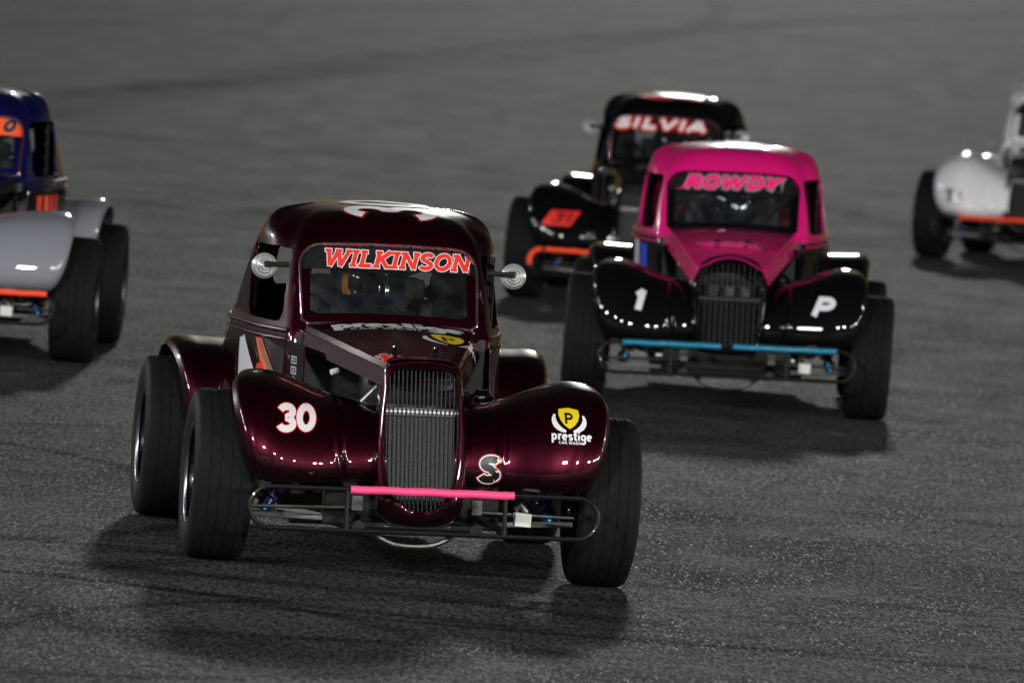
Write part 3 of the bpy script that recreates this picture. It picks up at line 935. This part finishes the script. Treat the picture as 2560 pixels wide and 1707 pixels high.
    for (a, b, tm) in spec['tape']:
        xs = np.linspace(a, b, 46)
        tv, tf = tube([(q, by - .001, .306 + .0008 * math.sin(q * 41 + y)) for q in xs], [.0142 + random.uniform(-.0008, .0008) for _ in xs], 10)
        tv[:, 2] = .306 + (tv[:, 2] - .306) * 1.02
        part('bumper_tape', (tv, tf), tm, parent=bump)
    # chassis
    ch = part('chassis_frame', join(tube([(.20, -.28, .17), (.22, .3, .15), (.34, .8, .14), (.36, 2.0, .15), (.30, 2.4, .30)], .022, 8),
                                   tube([(-.20, -.28, .17), (-.22, .3, .15), (-.34, .8, .14), (-.36, 2.0, .15), (-.30, 2.4, .30)], .022, 8),
                                   tube([(-.21, -.25, .17), (.21, -.25, .17)], .020, 8), tube([(-.22, .3, .15), (.22, .3, .15)], .02, 8)), TUBEB)
    part('floor_pan', box(0, 1.35, .128, .72, 1.9, .010, .002), DARKM, False)
    part('skid_hoop', tube(catmull([(-.16, -.16, .165), (-.11, -.17, .125), (-.05, -.175, .104), (.05, -.175, .104), (.11, -.17, .125), (.16, -.16, .165)], 20), .010, 8), STEEL)
    part('underside_shade_plate', box(0, -.06, .215, .60, .05, .115, .01), PLAST, False)  # plate added to block the view under the nose and darken it
    part('axle_beam', tube([(-.60, 1.854, .288), (.60, 1.854, .288)], .035, 10), DARKM)
    # engine bay
    eng = part('engine', box(0, .33, .40, .34, .44, .34, .03), DARKM)
    part('cylinder_head', box(0, .24, .605, .30, .26, .09, .02), DARKM, parent=eng)
    part('rocker_cover', box(0, .22, .655, .27, .20, .03, .012), GREYBOX, parent=eng)
    for k in range(4):
        xx = -.11 + k * .073
        part('exhaust_header', tube(catmull([(xx, .10, .55), (xx * 1.05, .02, .50), (xx * .9, -.02, .38), (xx * .5, .08, .24)], 12), .015, 8), STEEL, parent=eng)
        part('air_trumpet', lathe([(0, .020), (.05, .020), (.058, .026)], 14, 'Z'), STEEL, parent=eng).location = (xx, .40, .57)
    part('firewall', box(0, .735, .50, .66, .010, .52, .002), DARKM, False)
    part('oil_canister', lathe([(0, .001), (.0, .034), (.02, .038), (.05, .038), (.055, .042), (.065, .042), (.07, .03), (.085, .02), (.085, .001)], 20, 'Z'), CHROME, parent=eng).location = (.245, .10, .54)
    part('water_hose', tube(catmull([(.10, -.06, .60), (.16, .02, .62), (.20, .16, .58), (.16, .26, .52)], 14), .018, 8), PLAST, parent=eng)
    part('support_rod', tube([(-.185, -.04, .575), (-.108, -.03, .655)], .0085, 8), STEEL)
    part('bracket_bolt', tube([(-.245, .36, .648), (-.222, .37, .655)], .010, 8), WHITEBOX)
    part('white_box', box(.360, -.24, .212, .056, .05, .046, .004, Matrix.Rotation(R(3), 4, 'Y')), WHITEBOX, False)
    part('box_strap', tube([(.335, -.24, .245), (.352, -.245, .262), (.372, -.245, .238)], .012, 8), STEEL)
    for xb in (-.20, .205):
        part('frame_mount', box(xb, -.22, .245, .036, .03, .05, .004), GREYBOX, False)
    # cockpit
    seat = part('seat', join(box(0, 1.55, .62, .42, .07, .62, .03), box(0, 1.40, .34, .42, .34, .08, .03), box(-.2, 1.5, .66, .05, .16, .40, .02), box(.2, 1.5, .66, .05, .16, .40, .02), box(0, 1.56, .97, .26, .07, .16, .03)), INTER)
    part('dashboard', box(0, .93, .765, .62, .08, .09, .02), INTER)
    cage = part('roll_cage', join(
        tube(catmull([(-.40, 1.62, .2), (-.40, 1.62, .80), (-.36, 1.58, 1.06), (-.22, 1.56, 1.13), (.22, 1.56, 1.13), (.36, 1.58, 1.06), (.40, 1.62, .80), (.40, 1.62, .2)], 40), .019, 8),
        tube(catmull([(-.30, .86, .4), (-.288, .91, .80), (-.268, 1.06, 1.04), (-.262, 1.22, 1.10), (-.25, 1.56, 1.12)], 24), .016, 8),
        tube(catmull([(.30, .86, .4), (.288, .91, .80), (.268, 1.06, 1.04), (.262, 1.22, 1.10), (.25, 1.56, 1.12)], 24), .016, 8),
        tube([(-.39, 1.60, .70), (.36, 1.60, 1.04)], .017, 8),
        tube([(-.40, 1.60, .52), (-.31, .88, .46)], .018, 8), tube([(.40, 1.60, .52), (.31, .88, .46)], .018, 8),
        tube([(-.265, 1.12, 1.075), (.265, 1.12, 1.075)], .016, 8)), TUBEB)
    # window net straps on the driver's door
    for s in (1,):
        st = []
        for k in range(4):
            a = 1.16 + k * .045
            st.append(box(s * (.405 - k * .002), a + .02, .905, .004, .020, .25))
        for k in range(4):
            st.append(box(s * .400, 1.24, .815 + k * .06, .004, .22, .016))
        part('window_net', join(*st), PLAST, False)
    sw = part('steering_wheel', ring_tube(0, 1.085, .735, .115, .012, R(18)), PLAST)
    part('spoke', tube([(-.11, 1.085, .735), (.11, 1.085, .735)], .009, 6), DARKM, parent=sw)
    part('column', tube([(0, 1.085, .735), (0, .93, .70)], .014, 8), DARKM, parent=sw)
    # wheels stay on the ground: no body roll
    for s in (1, -1):
        for ax in (0, 1.854):
            w = bpy.data.objects.new('wheel', None); C.objects.link(w); w.parent = root
            w.location = (s * .6575, ax, .288)
            spin = random.uniform(0, 360)
            st = R(spec.get('steer', 0)) if ax == 0 else 0
            w.rotation_euler = (R(spin), 0, st if s > 0 else st + math.pi)
            add('tyre', TYRE, w); add('rim', RIM, w); add('brake_disc', DISC, w)
            hc = add('hub_cap', HUBC, w)
            for k in range(5):
                l_ = add('lug_nut', LUG, w)
                l_.location = (.006, .048 * math.cos(k * 2 * math.pi / 5), .048 * math.sin(k * 2 * math.pi / 5))
    return root, T, O, pane, cab_bvh

def person_in(root, T, label, orange=True):
    """driver seated at the wheel: one skinned body with gloved hands, helmet and visor as clothing"""
    J = [((0, 1.44, .40), .135), ((0, 1.47, .52), .135), ((0, 1.47, .66), .15), ((0, 1.44, .765), .065), ((0, 1.40, .90), .085)]
    V = [j[0] for j in J]; Rr = [j[1] for j in J]; E = [(0, 1), (1, 2), (2, 3), (3, 4)]
    def chain(start, pts):
        p = start
        for co, r in pts:
            V.append(co); Rr.append(r); E.append((p, len(V) - 1)); p = len(V) - 1
        return p
    glove_from = None
    for s in (-1, 1):
        w_ = chain(2, [((s * .165, 1.45, .70), .075), ((s * .235, 1.31, .60), .05), ((s * .15, 1.18, .69), .036), ((s * .125, 1.125, .755), .028)])
        for k in range(4):   # fingers curl over the rim
            o = (k - 1.5) * .020
            chain(w_, [((s * (.118 - abs(o) * .1), 1.095, .767 + o), .0095), ((s * .108, 1.070, .761 + o), .0085), ((s * .095, 1.086, .755 + o * .9), .008)])
        chain(w_, [((s * .102, 1.115, .790), .010), ((s * .085, 1.10, .797), .009)])
        k_ = chain(0, [((s * .10, 1.40, .40), .085), ((s * .15, 1.06, .46), .06), ((s * .13, .86, .30), .045), ((s * .13, .80, .22), .035), ((s * .14, .78, .30), .03)])
    me = bpy.data.meshes.new('person'); me.from_pydata(V, E, []); me.materials.append(SUIT)
    o = add('person', me)
    sk = o.modifiers.new('skin', 'SKIN'); sk.use_smooth_shade = True
    for i, r in enumerate(Rr): me.skin_vertices[0].data[i].radius = (r, r)
    me.skin_vertices[0].data[0].use_root = True
    o.modifiers.new('subdivision', 'SUBSURF').levels = 1
    o.modifiers[-1].render_levels = 1
    o.matrix_world = (Matrix.Translation(root.location) @ Matrix.Rotation(root.rotation_euler.z, 4, 'Z') @ T)
    tag(o, label, 'person', 'drivers at the wheel')
    # helmet
    n, m_ = 32, 22
    P = np.zeros((n, m_, 3))
    for i in range(n):
        a = 2 * math.pi * i / n - math.pi / 2
        for j in range(m_):
            b = -1.15 + (math.pi / 2 + 1.15 - .01) * j / (m_ - 1)
            cx, cy, cz = math.cos(b) * math.cos(a), math.cos(b) * math.sin(a), math.sin(b)
            chin = max(0, -cy) * max(0, -cz) * .035
            P[i, j] = (cx * .122, 1.395 + cy * .145 - chin, .905 + cz * .142)
    Vh = P.reshape(-1, 3); Fh = grid_faces(n, m_, True)
    x_, y_, z_ = Vh.T
    eye = np.where(y_ < 1.36, rbox(x_, z_, 0, .915, .095, .036, .02, .02), 1.0)
    hv_, hf_, hn_ = clip(Vh, Fh, eye, vnormals(Vh, Fh))
    fm = None
    hx = hv_
    fmi = []
    for f in hf_:
        c = hx[list(f)].mean(0)
        fmi.append(1 if orange and -.112 < c[0] < -.088 and .875 < c[2] < .955 and c[1] < 1.42 else 0)
    sv, sf = shell(hv_, hf_, .012, hn_)
    fmi = fmi + fmi + [0] * (len(sf) - 2 * len(fmi))
    h = add('helmet', to_mesh('helmet', sv, sf, [HELM, HELO], True, fmi), o)
    vv, vf, vn = clip(Vh, Fh, -eye + .006, vnormals(Vh, Fh))
    add('visor', to_mesh('visor', vv - vn * .008, vf, VISOR), h)
    return o

CAR_W, CAR_P, CAR_S, CAR_L, CAR_R = 'burgundy', 'pink', 'black', 'blue', 'white'
# ---- burgundy car, nearest
mroot, mT, mO, mpane, mbvh = build_car('race_car', 'burgundy coupe race car leading the pack, number 30 on its front fender', -.3062, 32.2421, 7.603, 1.8,
    dict(cab=BURG, fender=BURG, hood=BURG, shell=BURG, style='A', tape=[(-.252, .300, T_PINK)], purple=True, steer=0))
person_in(mroot, mT, 'driver in a dark helmet with an orange patch, inside the burgundy car')
# ---- pink car
proot, pT, pO, ppane, _ = build_car('race_car', 'pink coupe race car with black fenders and a cyan taped bumper', 1.0002, 44.2077, -.919, 2.0,
    dict(cab=PINK, low=BLACK, fender=BLACK, hood=PINK, shell=BLACK, style='B', tape=[(-.482, -.03, T_BLUE), (.025, .50, T_BLUE)], flange=BLACK, trim=BLACK, bar=GBAR, mirrors=()))
person_in(proot, pT, 'driver seated behind the windshield of the pink car', False)
# ---- black car behind
sroot, sT, sO, spane, _ = build_car('race_car', 'black coupe race car with red and white windshield banner, behind the pink car', .6946, 54.0475, -6.361, .5,
    dict(cab=BLACK, fender=BLACK, hood=BLACK, shell=BLACK, style='A', tape=[(-.50, .50, T_ORNG)], bumper='orange', mirrors=(1, -1)))
person_in(sroot, sT, 'driver inside the black car behind the pink one', False)
# ---- blue and grey car, cut by the left edge
lroot, lT, lO, lpane, _ = build_car('race_car', 'dark blue coupe race car with grey fenders, cut off by the left edge', -2.6671, 43.6197, -1.152, 1.5,
    dict(wing='square', cab=BLUEP, low=BLACK, fender=GREYP, hood=BLACK, shell=BLACK, style='A', tape=[(-.50, .555, T_ORNG)], mirrors=()))
# ---- white car, cut by the right edge
wroot, wT, wO, wpane, _ = build_car('race_car', 'white coupe race car with an orange taped bumper, cut off by the right edge', 3.5000, 65.3842, -12.323, 1.5,
    dict(wing='tall', cab=WHITEP, fender=WHITEP, hood=WHITEP, shell=BLACK, style='A', tape=[(-.41, .50, T_ORNG)], mirrors=()))

# ------------------------------------------------------------------ lettering and emblems
BV = {}
def bv(o):
    if o.name not in BV: BV[o.name] = bvh_of(o.data)
    return BV[o.name]

def banner(pane, T, root, m_):
    me = to_mesh('windshield_banner', BANNER[0], BANNER[1], m_)
    return add('windshield_banner', me, pane)

def crest(pr, cx, cy, s, sy=1.0, flip=1, sheared=0.0):
    """yellow shield with a black P between two white laurel arms; s = half width"""
    def Q(p): return (cx + p[0] * s + sheared * p[1] * s, cy + flip * p[1] * s * sy)
    for sg in (-1, 1):
        pts = [Q((sg * .98 * math.cos(R(a)), -.08 + .95 * math.sin(R(a)))) for a in np.linspace(22, -74, 14)]
        for k in range(len(pts) - 1):
            pr.ribbon(pts[k:k + 2], s * (.10 + .24 * math.sin(math.pi * (k + .7) / 14)), D_WHITE, .0012 + k * 1e-5, s * .03)
    sh = [(-.62, .72), (-.3, .80), (0, .86), (.3, .80), (.62, .72), (.66, .30), (.55, -.15), (.32, -.52), (0, -.80), (-.32, -.52), (-.55, -.15), (-.66, .30)]
    pr.patch([Q((x * 1.12, y * 1.10)) for x, y in sh], D_BLACK, .0016)
    pr.patch([Q(p) for p in sh], D_YEL, .0019)
    for k, stt in enumerate(GLYPH['P'][1]):
        pr.ribbon([Q((p[0] * .80 - .36, p[1] * .85 - .38)) for p in stt], s * .15, D_BLACK, .0023 + k * 1e-5)

# burgundy car
b = banner(mpane, mT, mroot, D_BLACK)
pr = Print(); pr.text('WILKINSON', -.232, .987, .056, .515, D_RED, weight=.26, slant=.28, serif=True, outline=.0023, om=D_WHITE, slope=-.004)
pr.build('banner_lettering', b, bv(b), 'front')
pr = Print(); pr.text('30', -.500, .486, .084, .138, D_WHITE, weight=.26, slant=.06, outline=.0030, om=D_RED)
pr.build('number_decal', mO['ff', -1], bv(mO['ff', -1]), 'front')
pr = Print(); crest(pr, .493, .562, .050, .80); pr.text('prestige', .432, .494, .029, .134, D_WHITE, weight=.21); pr.text('CAR WASH', .456, .481, .009, .072, D_WHITE, weight=.2)
pr.build('sponsor_decal', mO['ff', 1], bv(mO['ff', 1]), 'front')
pr = Print()
pr.text('S', .194, .340, .080, .070, D_BLACK, weight=.30, slant=.18, outline=.0065, om=D_RED)
pr.text('S', .194, .340, .080, .070, D_BLACK, lift=.0022, weight=.30, slant=.18, outline=.0038, om=D_WHITE)
pr.build('class_decal', mO['ff', 1], bv(mO['ff', 1]), 'front')
pr = Print()   # roof number
pr.text('3', 1.035, -.185, .33, .15, D_WHITE, weight=.19, outline=.008, om=D_DRED); pr.text('0', 1.195, -.185, .33, .25, D_WHITE, weight=.15, outline=.008, om=D_DRED)
pr.V = [np.array((-v[1], v[0])) for v in pr.V]     # it reads along the car
pr.build('roof_number', mO['cab'], mbvh, 'top', .001)
pr = Print()
pr.text('prestige', -.215, .635, .13, .46, D_WHITE, weight=.24); pr.text('CAR WASH', -.16, .585, .03, .25, D_WHITE, weight=.2)
crest(pr, .165, .43, .085, 1.5)
pr.build('hood_lettering', mO['hood'], bv(mO['hood']), 'top')
pr = Print()   # stickers and stripes on the door
pr.patch([(1.36, .46), (1.36, .70), (1.28, .715), (.92, .50), (.92, .46)], D_WHITE, .0015)
pr.patch([(1.10, .718), (1.02, .718), (.80, .56), (.80, .50), (.86, .50)], D_ORNG, .0015)
pr.patch([(1.07, .714), (1.03, .714), (.81, .575), (.81, .53)], D_OLIVE, .0019)
pr.patch([(1.02 + .05 * math.cos(a), .60 + .035 * math.sin(a)) for a in np.linspace(0, 6.28, 14)[:-1]], D_RED, .0022)
pr.build('door_graphic', mO['cab'], mbvh, 'left', .001)
pr = Print()
for zc in (.668, .632):
    pr.patch([(.62, zc - .013), (.70, zc - .013), (.70, zc + .013), (.62, zc + .013)], D_WHITE, .0012)
    pr.patch([(.628, zc - .009), (.692, zc - .009), (.692, zc + .009), (.628, zc + .009)], D_BLACK, .0016)
    pr.ribbon([(.64, zc - .004), (.655, zc + .005), (.668, zc - .004), (.682, zc + .005)], .005, D_WHITE, .0020)
sp_ = [o for o in mroot.children if o.name.startswith('side_panel')][-1]
pr.build('sticker', sp_, bv(sp_), 'left')

# pink car
b = banner(ppane, pT, proot, D_BLACK)
pr = Print(); pr.text('ROWDY', -.245, .985, .060, .46, D_PINK, weight=.34, slant=.45, outline=.007, om=D_GREY, slope=.015)
pr.patch([(-.275, .975), (-.17, 1.0), (-.15, 1.012), (-.20, 1.01)], D_PINK, .0020); pr.patch([(.255, 1.052), (.15, 1.0), (.13, 1.0), (.17, 1.03)], D_PINK, .0020)
pr.build('banner_lettering', b, bv(b), 'front')
pr = Print(); pr.text('1', -.455, .452, .088, .055, D_WHITE, weight=.34, slant=.25); pr.build('number_decal', pO['ff', -1], bv(pO['ff', -1]), 'front')
pr = Print(); pr.text('P', .365, .460, .085, .105, D_WHITE, weight=.30, slant=.40); pr.build('class_decal', pO['ff', 1], bv(pO['ff', 1]), 'front')
pr = Print(); pr.text('1', -.06, 1.10, .36, .16, D_WHITE, weight=.4, outline=.02, om=D_BLUE); pr.build('roof_number', pO['cab'], mbvh, 'top', .001)
pr = Print(); pr.patch([(1.22, .50), (1.30, .72), (1.12, .72), (1.02, .50)], D_WHITE, .0015); pr.patch([(.98, .50), (1.08, .71), (.93, .71), (.86, .50)], D_BLUE, .0015)
pr.build('door_graphic', pO['cab'], mbvh, 'left', .001)

# black car
b = banner(spane, sT, sroot, D_BLACK)
pr = Print()
pr.text('SILVIA', -.312, .994, .058, .54, D_WHITE, lift=.0018, weight=.36, slant=.30, outline=.009, om=D_RED)
pr.build('banner_lettering', b, bv(b), 'front')
pr = Print(); pr.patch([(-.545, .44), (-.385, .44), (-.335, .525), (-.495, .525)], D_RED, .0015); pr.text('31', -.50, .455, .058, .11, D_DRED, lift=.002, weight=.28, slant=.5)
pr.build('number_decal', sO['ff', -1], bv(sO['ff', -1]), 'front')
pr = Print(); pr.text('31', -.16, 1.08, .40, .32, D_RED, weight=.42); pr.build('roof_number', sO['cab'], mbvh, 'top', .001)

# blue car
b = banner(lpane, lT, lroot, D_ORNG)
pr = Print(); pr.text('0', .205, .992, .055, .06, D_BLACK, weight=.26, slant=.35, outline=.004, om=D_GREY)
pr.build('banner_lettering', b, bv(b), 'front')
pr = Print()   # worn red blocks on the door, too blurred to read
for k in range(4):
    y0 = .88 + k * .11
    pr.patch([(y0, .55), (y0 + .075, .55), (y0 + .095, .70), (y0 + .02, .70)], D_RED if k != 1 else D_ORNG, .0015)
pr.build('door_graphic', lO['cab'], mbvh, 'right', .001)

# white car
wroot.scale = (1.045, 1.045, 1.045)
pr = Print(); pr.text('7', -.52, .405, .075, .06, D_BLACK, weight=.34); pr.text('i', -.435, .405, .075, .03, D_BLACK, weight=.34)
pr.build('number_decal', wO['ff', -1], bv(wO['ff', -1]), 'front')
banner(wpane, wT, wroot, D_BLACK)
